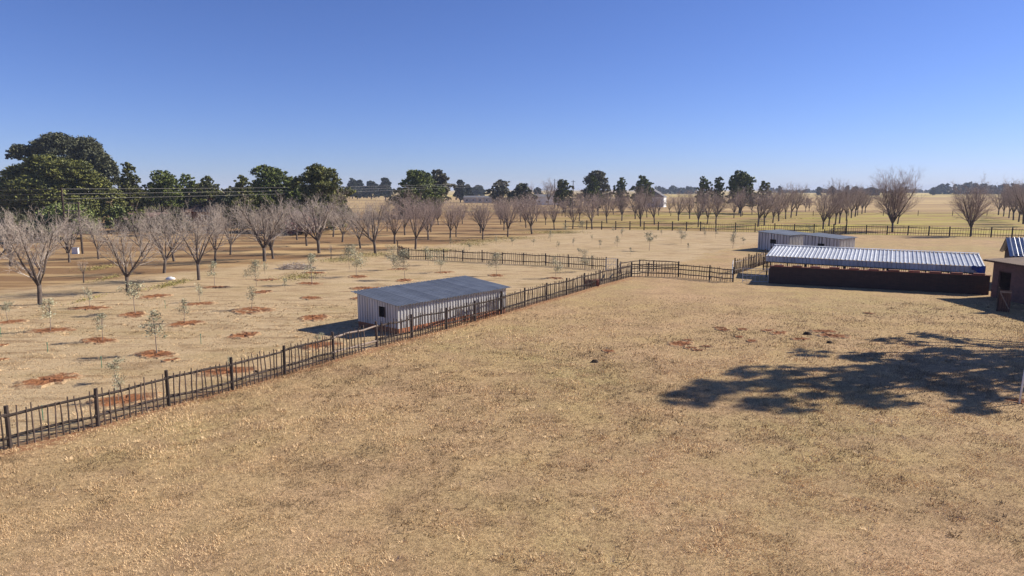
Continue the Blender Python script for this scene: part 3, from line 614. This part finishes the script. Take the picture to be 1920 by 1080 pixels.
leafy('broad spreading olive-green conifer with layered boughs below the gum tree', 0, 0, [lob(100,294,330,70,D,p), lob(60,312,360,80,D,p,1), lob(150,304,350,84,D,p,-2), lob(180,330,385,60,D,p), lob(40,340,400,70,D,p,-1), lob(110,330,400,110,D,p,-3), lob(165,365,425,80,D,p,-2), lob(80,375,430,100,D,p), lob(205,352,420,50,D,p,1)], 'conifer', .21, 38, 4, clump=.26, flat=.45, p=p, name='spreading_conifer')
leafy_px('dark evergreen at the end of the line past the spreading conifer', -45, 24, 308, 440, 150, 'green', 5, per=26)
D = 112; p = Vector(((135-960)/FPX*D, D, 0))
leafy('rounded light green shrub behind the twin power poles', 0, 0, [lob(128,384,450,90,D,p), lob(160,392,450,52,D,p,-1), lob(95,395,450,50,D,p)], 'shrub', .2, 60, 6, p=p, clump=.2, name='round_shrub')
EV = [('pointed dark evergreen beside the gum tree',228,273,305,150,'conifer',.1), ('rounded green evergreen between pointed and low trees',276,346,319,155,'green',.12), ('low dark evergreen next to the brick chimney',338,378,326,160,'green',.1), ('small blunt evergreen above the brick chimney',374,418,330,160,'conifer',.1), ('dark bushy conifer beside the tallest mid evergreen',436,486,329,140,'conifer',.05), ('tall bright green evergreen with pointed top in the middle group',468,552,310,150,'green',.08), ('dull bushy evergreen filling the gap in the middle group',520,575,332,150,'conifer',.05), ('wide flat-topped evergreen at the edge of the open field',556,656,309,132,'conifer',.16), ('bright green evergreen with twin tops beyond the field edge',742,824,319,190,'green',.12), ('grey-green gum tree behind the twin-topped evergreen',803,848,318,215,'greyleaf',.3), ('dusty ragged tree on the far field edge',920,960,336,260,'greyleaf',.15), ('low dark spreading tree near the far white shed',955,1000,344,250,'gum',.1), ('small dark green tree beside the far pole',1037,1076,337,240,'conifer',.1), ('big rounded olive-grey tree among far dark ones',1092,1148,320,260,'greyleaf',.1), ('dark tree in front of the rounded olive-grey one',1096,1126,328,240,'green',.1), ('small dark evergreen left of the white gabled farmhouse',1150,1176,331,250,'green',.1), ('dark twin evergreen against the white gabled farmhouse',1182,1224,330,250,'green',.2), ('small round evergreen standing alone above the orchard',1302,1330,331,240,'green',.2), ('slim round evergreen next to the big dark pair',1331,1356,331,240,'green',.25), ('big dark double-crowned evergreen above the orchard',1357,1412,320,230,'green',.15), ('small olive evergreen at the end of the far line',1416,1444,339,220,'conifer',.15)]
for i, (lab, x0, x1, top, D, m, zb) in enumerate(EV):
    leafy_px(lab, x0, x1, top, 0, D, m, 100+i, zb, leaf=.2 if D < 200 else .3, per=17 if D < 200 else 11)
q = random.Random(77)
for i, (x, w, top, D, m, lab) in enumerate([(20,70,400,120,'gum','dark shrub under the spreading conifer by the garden edge'),(225,60,385,128,'shrub','yellow-green weeping bush beside the brown roofed farmhouse'),(262,40,392,126,'conifer','dull low bush in front of the pointed dark evergreen'),(330,50,392,132,'greyleaf','grey-brown shrub between brown roof and brick chimney'),(415,50,385,135,'greyleaf','dry garden shrub right of the brick chimney'),(455,60,370,130,'conifer','dark dense shrub below the bushy conifer'),(520,70,378,134,'conifer','wide dark shrub below the tall bright evergreen'),(565,60,398,122,'pink','pinkish leafless shrub among the middle orchard trees'),(600,60,372,128,'conifer','dark undergrowth shrub below the flat-topped evergreen'),(50,90,418,104,'gum','low dark hedge bush behind the leafless trees near the poles'),(300,60,405,120,'greyleaf','low grey bush in front of the brown roofed farmhouse'),(250,70,350,158,'conifer','broad dark bush behind the brown roofed farmhouse'),(315,90,343,166,'green','wide green bush behind the rounded green evergreen'),(392,90,345,168,'conifer','broad dark bush behind the brick chimney'),(440,80,350,160,'gum','broad grey-green bush between the chimney and the bushy conifer'),(505,100,340,162,'conifer','broad dark bush behind the tall bright evergreen'),(560,80,345,150,'green','green bush filling between tall and flat-topped evergreens'),(620,70,352,140,'conifer','dark bush at the foot of the flat-topped evergreen'),(780,90,360,200,'gum','dark low bush under the twin-topped evergreen')]):
    leafy_px(lab, x-w/2, x+w/2, top, 0, D, m, 300+i, .02, leaf=.25, per=11, name='garden_shrub')
# far gums and low bush
for i, (x0, x1, top, D) in enumerate([(655,690,338,560),(685,712,340,560),(712,738,334,520),(655,672,334,600),(852,876,338,420),(868,886,346,430),(882,910,348,700),(1000,1016,352,600)]):
    leafy_px('dark ragged tree far off on the field horizon', x0, x1, top, 0, D, 'belt', 160+i, .1, leaf=.8, per=6, name='far_tree', group='ragged trees on the far horizon')
for i, (x0, x1, top) in enumerate([(1453,1461,349),(1526,1534,350),(1548,1560,349),(1578,1586,348),(1590,1604,350),(1615,1640,352),(1738,1746,352)]):
    leafy_px('tiny rounded tree far away on the skyline', x0, x1, top, 0, 900, 'belt', 180+i, .05, leaf=1.2, per=3, name='far_tree', group='tiny skyline trees')
def belt(label, x0, x1, top, D, seed):
    q = random.Random(seed); lobes = []; x = x0
    while x < x1:
        w = q.uniform(9, 18); lobes.append(((x-x0)/FPX*D, q.uniform(-10, 10), 0, w/FPX*D*.7, w/FPX*D*.6, ztop(Vector((0, D, 0)), top+q.uniform(-2, 4)))); x += w*.6
    o = link('tree_belt', crown_mesh('tree_belt', lobes, 2.2, .3, M['belt'], seed, .3)); o.location = ((x0-960)/FPX*D, D, -.5)
    tag(o, label, 'tree belt', kind='stuff')
belt('long dark belt of trees on the skyline', 1752, 2100, 346, 1100, 1); belt('low dark strip of woodland far off past the farmhouse', 1236, 1300, 351, 1200, 2); belt('faint low woodland strip on the skyline', 1440, 1750, 354.5, 1600, 3)
# leafless spiky tree on the horizon and tall thin ones behind
for x, y, t, w in ((1028, 385, 328, 1.25), (995, 388, 336, .6), (1040, 390, 345, 1.0)):
    plant(FARV[1], x, y, t, 'dark leafless tree on the skyline above the orchard rows', 'skyline bare trees', wscale=w)
# the shade tree standing right of the picture
q = random.Random(12); L_ = []
for i in range(34):
    t = (i+.5)/34; z = 4.6+13.6*t; a = i*2.4+q.uniform(-.4, .4); rmax = (7.2*(1-t)**.8+.7)*q.uniform(.6, 1.08)
    m_ = max(1, int(rmax/1.35))
    for j in range(1, m_+1):
        r_ = rmax*j/m_; k = q.uniform(.55, .95); L_.append((math.cos(a)*r_, math.sin(a)*r_, z+r_*.10+q.uniform(-.3, .3), k*1.15, k*1.15, k*.6))
leafy('large leafy evergreen whose shade falls across the yard', 0, 0, L_, 'green', .15, 30, 9, clump=.5, p=Vector((35.0, 34.4, 0)), name='shade_tree', tr=.3)
# ------------------------------------------------------------------ olive saplings
def sapling_mesh(seed, H, cw, zb, n):
    q = np.random.default_rng(seed); k = 14; t = q.random(k); cc = np.stack([q.normal(size=k)*cw*.36*(1.1-abs(t-.4)), q.normal(size=k)*cw*.36*(1.1-abs(t-.4)), zb+(H-zb)*(.08+.88*t)], 1)
    C = (cc[:, None]+q.normal(size=(k, n//k, 3))*np.array([cw*.14, cw*.14, (H-zb)*.09])).reshape(-1, 3); C[:, 2] = np.minimum(C[:, 2], H)
    v, f = cards(C, .055, None, .32, q); me = mesh_np('crown', v, f, M['olive']); add_tint(me, np.repeat(np.clip(np.repeat(.55+.25*q.normal(size=k), n//k)+.2*q.normal(size=len(C)), 0, 1), 4))
    tk = MB(); b = Vector((q.normal()*.04, q.normal()*.04, zb)); tk.tube([(0, 0, -.06), b*.5+Vector((.02, 0, 0)), b, (b.x*1.5, b.y, H*.85)], [.022, .018, .015, .006], 5)
    for c in cc: tk.tube([b+Vector((0, 0, (c[2]-zb)*.4)), Vector(c)], [.008, .004], 3)
    m2 = bpy.data.meshes.new('trunk'); m2.from_pydata([tuple(p) for p in tk.v], [], tk.f); m2.materials.append(M['stem']); return m2, me, H
SAP = [sapling_mesh(i, 1.7, w, zb, n) for i, (w, zb, n) in enumerate([(.62, .75, 420), (.5, .6, 360), (.7, .8, 520), (.4, .5, 300)])]
SAPB = [sapling_mesh(10+i, 2.4, 1.15, .75, 1100) for i in range(3)]
saps = [(94,621,560),(294,664,582),(254,588,522),(169,577,535),(192,640,588),(346,605,560),(15,602,562),(375,566,527),(402,536,490),(472,580,536),(219,716,668),(497,515,487),(585,533,468),(222,752,700),(600,650,622),(430,695,668),(535,545,522),(1046,468,452),(1000,461,447),(1075,461,445),(1125,466,450),(1157,464,442),(1217,470,432),(1166,445,425),(1182,479,464),(1032,453,432),(960,461,444),(1374,466,428),(1342,446,428),(1322,446,432),(1393,459,444),(1240,441,428),(1290,470,456),(1110,452,440),(880,470,456),(930,458,440),(845,463,446),(870,482,466),(1085,478,464)]
for i, (x, y, t) in enumerate(saps):
    p = at(x, y); tm_, cm, H = SAP[i % 4]; s = max(.75, min(ztop(p, t), 2.6))/H
    lab = 'thin olive sapling close behind the long stick picket fence' if i in (10, 13, 14, 15) else ('tiny olive sapling in the farther plot beyond the cross fence' if i >= 17 else 'thin olive sapling on a slender stem in the plot beside the brick-footed shed')
    r = empty('olive_sapling', p, lab, 'tree', 'olive saplings'); r.scale = (s, s, s); r.rotation_euler.z = i*1.7
    link('trunk', tm_, r); link('crown', cm, r)
for i, (x, y, t) in enumerate([(481,537,488),(668,518,459),(739,506,459),(759,524,468),(803,497,462),(826,511,470),(931,517,474),(1042,521,481),(1097,509,468),(655,505,462),(1277,457,427),(1060,436,418),(1092,437,414),(1519,440,424),(1150,436,424),(1320,438,425)]):
    p = at(x, y); tm_, cm, H = SAPB[i % 3]; s = ztop(p, t)/H
    lab = 'bushy olive tree with silver-green crown in the plot below the heap of branches' if x < 700 else 'bushy olive tree with silver-green crown beside the cross fence near its tall end post' if x < 860 else 'bushy olive tree with silver-green crown between the cross fence and the long fence' if y > 500 else 'bushy olive tree with silver-green crown in the farther plot by the boundary fence'
    r = empty('olive_tree', p, lab, 'tree', 'bushy young olive trees'); r.scale = (s, s, s); r.rotation_euler.z = i*2.1
    link('trunk', tm_, r); link('crown', cm, r)
# ------------------------------------------------------------------ power line
pw = empty('power_pole', at(155, 476), 'twin-pole power structure with crossbars beside the rounded shrub', 'power pole')
b1 = at(155, 476); b2 = Vector((b1.x-2.55, b1.y+1.0, 0)); t1 = ztop(b1, 378); t2 = ztop(b2, 352)
MB().tube([b1-Z*.2, b1+Z*t1], [.13, .1], 8).build('pole', M['post'], pw); MB().tube([b2-Z*.2, b2+Z*t2], [.14, .1], 8).build('pole', M['post'], pw)
for z in (t1-.2, t1-1.15, t1-3.0): MB().tube([b1+Z*z+(b1-b2).normalized()*.3, b2+Z*z+(b2-b1).normalized()*.1], .06, 6).build('crossbar', M['palewood'], pw)
pe = Vector((18.5, 300, 0)); pl_ = Vector((-125, 92, 0))
for pt, h, lab in ((pe, 12.5, 'slim far power pole rising above the orchard near the leafless skyline tree'), (pl_, 8.6, 'single power pole carrying the wires beyond the spreading conifer')):
    r = empty('power_pole', pt, lab, 'power pole'); MB().tube([pt-Z*.2, pt+Z*h], [.16, .11], 8).build('pole', M['post'], r); MB().box(pt+Z*(h-.6), 1.8, .1, .1, (.8, .5, 0)).build('crossbar', M['post'], r)
pz = at(1074, 400); r = empty('power_pole', pz, 'bare pole with no wires standing among far orchard trees', 'power pole'); MB().tube([pz-Z*.2, pz+Z*ztop(pz, 338)], [.16, .1], 7).build('pole', M['post'], r); MB().box(pz+Z*(ztop(pz, 338)-.5), 1.4, .1, .1).build('crossbar', M['post'], r)
def wire(a, b, sag): return [a.lerp(b, i/14)-Z*sag*4*(i/14)*(1-i/14) for i in range(15)]
for k in range(3):
    o = Z*(-.15-.62*k); A = b2+Z*t2+o
    for B, hz, s in ((pe, 12.5-.1-.4*k, .9), (pl_, 8.5-.6*k, .5)):
        tag(MB().tube(wire(A, Vector((B.x, B.y, hz)), s), .008 if s < .8 else .011, 4).build('overhead_wire', M['wire']), ('overhead wire strung from the twin poles towards the ' + ('far pole above the orchard' if s > .8 else 'pole by the conifer')), 'wire', 'overhead wires right' if s > .8 else 'overhead wires left')
# ------------------------------------------------------------------ small things and far houses
p = at(142, 476); bx = empty('meter_box', p, 'small white metal box standing by the twin poles', 'box'); MB().box(p-Z*.03, .62, .5, .78).build('cabinet', M['white'], bx); MB().box(p+Z*.75, .7, .58, .05).build('lid', M['metal'], bx)
def house(label, px, py, w, d, h, rh, wall, roof, rot=0, name='farmhouse', chim=False, gable=True):
    p = at(px, py); r = empty(name, p, label, 'house'); a = Vector((math.cos(rot), math.sin(rot), 0)); b = Z.cross(a)
    MB().box(p-Z*.1, w, d, h+.1, a).build('wall', M[wall], r)
    rf = MB(); o = .4; e = [p+a*sx*(w/2+o)+b*sy*(d/2+o)+Z*(h-.05) for sx, sy in ((-1, -1), (1, -1), (1, 1), (-1, 1))]
    k = 0 if gable else d*.4; r0_ = p-a*(w/2+o-k)+Z*(h+rh); r1_ = p+a*(w/2+o-k)+Z*(h+rh)
    rf.v += e+[r0_, r1_]; rf.f += [(0, 1, 5, 4), (2, 3, 4, 5), (1, 2, 5), (3, 0, 4), (3, 2, 1, 0)]; ro = rf.build('roof', M[roof], r)
    if chim: MB().box(p+a*w*.3+Z*(h+rh*.3), 1.0, .8, rh+1.2, a).build('chimney', M['coping'], ro)
    for i in range(max(1, int(w/4))):
        c = p+a*(-w/2+2+i*4)-b*(d/2+.02)+Z*1.0
        f = MB().box(c, 1.4, .08, 1.2, a).build('window', M['white'], r); MB().box(c-b*.03+Z*.1, 1.2, .06, 1.0, a).build('pane', M['glass'], f)
house('brown tile-roofed farmhouse half hidden behind the near orchard', 286, 432, 9, 6, 2.3, 1.2, 'wall', 'houseroof', .1, chim=False)
house('house with a red brick chimney among evergreens', 374, 420, 8, 7, 3.0, 1.6, 'plinth', 'houseroof', .2, chim=True)
house('low long pale farm shed at the field edge beyond the orchard', 905, 380, 22, 8, 3.2, 1.0, 'wall', 'greyroof', -.1, name='farm_shed')
house('white-walled low shed beside the leafless skyline tree', 1015, 384, 16, 9, 4.3, 1.2, 'white', 'greyroof', .15, name='farm_shed')
house('white gabled farmhouse with dark roof above the orchard', 1224, 388, 8, 11, 4.6, 3.6, 'white', 'greyroof', 1.2)
# brush pile
p = at(556, 504); q = random.Random(4); mb = MB()
for i in range(420):
    a = q.uniform(0, 6.28); rr = q.random()**.6; c = p+Vector((math.cos(a)*rr*1.9, math.sin(a)*rr*1.0, 0)); z = (1-rr)*.75*q.random()+.02
    d = Vector((q.uniform(-1, 1), q.uniform(-1, 1), q.uniform(-.2, .45))).normalized()*q.uniform(.3, .8); mb.tube([c+Z*z, c+Z*z+d*.5+Vector((0, 0, .03)), c+Z*max(.02, z+d.z)+Vector((d.x, d.y, 0))], [.018, .013, .006], 3, False)
tag(mb.build('brush_pile', M['twig']), 'heap of cut grey branches lying on the orchard edge', 'brush pile')
# reddish brick stack behind the fence
p = at(1109, 536); bs = empty('brick_stack', p, 'small stack of reddish bricks behind the picket fence', 'bricks'); q = random.Random(2)
bm_ = MB().box((0, 0, 0), .23, .11, .075); bme = bpy.data.meshes.new('brick'); bme.from_pydata([tuple(v) for v in bm_.v], [], bm_.f); bme.materials.append(M['coping'])
for l in range(7):
    for i in range(5):
        for j in range(2):
            if l > 4 and (i+j+l) % 3 == 0: continue
            o = link('brick', bme, bs); o.location = ((i-2)*.245+q.uniform(-.02, .02), (j-.5)*.3+q.uniform(-.03, .03), l*.076-.01); o.rotation_euler.z = q.uniform(-.1, .1); o.scale = (1, 2.2, 1)
# white bag, clods, stakes
p = at(320, 524); mb = MB(); q = random.Random(8); nn = 9
for j in range(5):
    for i in range(nn):
        a = 2*math.pi*i/nn; k = (1, 1.0, .8, .45, .05)[j]; mb.v.append(p+Vector((math.cos(a)*.42*k*q.uniform(.75, 1.2), math.sin(a)*.28*k*q.uniform(.75, 1.2), (-.02, .08, .16, .22, .25)[j]*q.uniform(.8, 1.2))))
for j in range(4):
    for i in range(nn): mb.f.append((j*nn+i, j*nn+(i+1) % nn, (j+1)*nn+(i+1) % nn, (j+1)*nn+i))
tag(mb.build('plastic_bag', M['white'], None, True), 'crumpled white bag lying in the dry grass under orchard trees', 'bag')
for i, (x, y, s) in enumerate([(1514,627,.16),(1555,643,.12),(1115,679,.13),(480,697,.08)]):
    p = at(x, y); mb = MB(); q = random.Random(i); nn = 10
    for j in range(4):
        for k in range(nn):
            a = 2*math.pi*k/nn; e = (1.15, 1, .6, .08)[j]*s*q.uniform(.75, 1.25); mb.v.append(p+Vector((math.cos(a)*e*1.3, math.sin(a)*e, (-.02, .35, .8, .95)[j]*s*q.uniform(.8, 1.2))))
    for j in range(3):
        for k in range(nn): mb.f.append((j*nn+k, j*nn+(k+1) % nn, (j+1)*nn+(k+1) % nn, (j+1)*nn+k))
    tag(mb.build('earth_clod', M['clod'], None, True), 'dark lump of earth lying on the dry yard grass', 'clod', 'dark clods on the yard')
for x, y in ((191, 690), (377, 645), (90, 662), (81, 788), (2, 632), (310, 578)):
    p = at(x, y); r = empty('green_stake', p, 'thin green irrigation stake between the olive saplings', 'stake', 'green stakes'); MB().tube([p-Z*.05, p+Z*.5], .014, 6).build('tube', M['stake'], r); MB().tube([p+Z*.48, p+Z*.54], .022, 6).build('cap', M['stake'], r)
# weeds in the orchard edge
q = np.random.default_rng(3); wc = []
for x, y, w in [(185,503,26),(205,522,14),(165,562,8),(900,452,60),(960,447,60),(1030,437,60),(1060,436,50),(880,458,40),(820,470,50),(1170,405,40),(640,488,50),(700,478,50),(1470,410,60),(1690,425,60),(1420,415,70),(1300,418,60),(1250,428,70),(330,532,18),(312,536,20),(560,520,40)]:
    p = at(x, y); sc = p.y/FPX; n = int(w*22); wc.append(np.stack([p.x+q.normal(size=n)*w*.45*sc, p.y+q.normal(size=n)*.9*(1+p.y/120), abs(q.normal(size=n))*.09+.02], 1))
wc = np.concatenate(wc); v, f = cards(wc, .075, np.tile([0, -.2, .6], (len(wc), 1)), .3, q); me = mesh_np('weeds', v, f, leafmat('weed', (.2, .165, .06), (.42, .36, .11))); add_tint(me, np.repeat(q.random(len(wc)), 4))
tag(link('weeds', me), 'yellow-green weeds and tufts along the orchard edge', 'weeds', kind='stuff')
# wire stock fence across the far field
fp = [Vector((x, 205+abs(x)*.05, 0)) for x in range(-40, 180, 11)]
fence('thin post and wire stock fence beyond the orchard', fp, post_h=1.5, post_r=.09, rails=(.5, .9, 1.3), picket=0, rail_r=.02)

# ------------------------------------------------------------------ haze
hz = MB(); hz.box((0, 2750, -1), 11900, 6400, 36)
hm = bpy.data.materials.new('thin_haze'); hm.use_nodes = True; hn = hm.node_tree; hn.nodes.remove(hn.nodes['Principled BSDF'])
pv = hn.nodes.new('ShaderNodeVolumePrincipled'); pv.inputs['Color'].default_value = (.72, .82, 1, 1); pv.inputs['Density'].default_value = .00017
hn.links.new(pv.outputs[0], hn.nodes['Material Output'].inputs['Volume'])
tag(hz.build('haze', hm), kind='stuff')
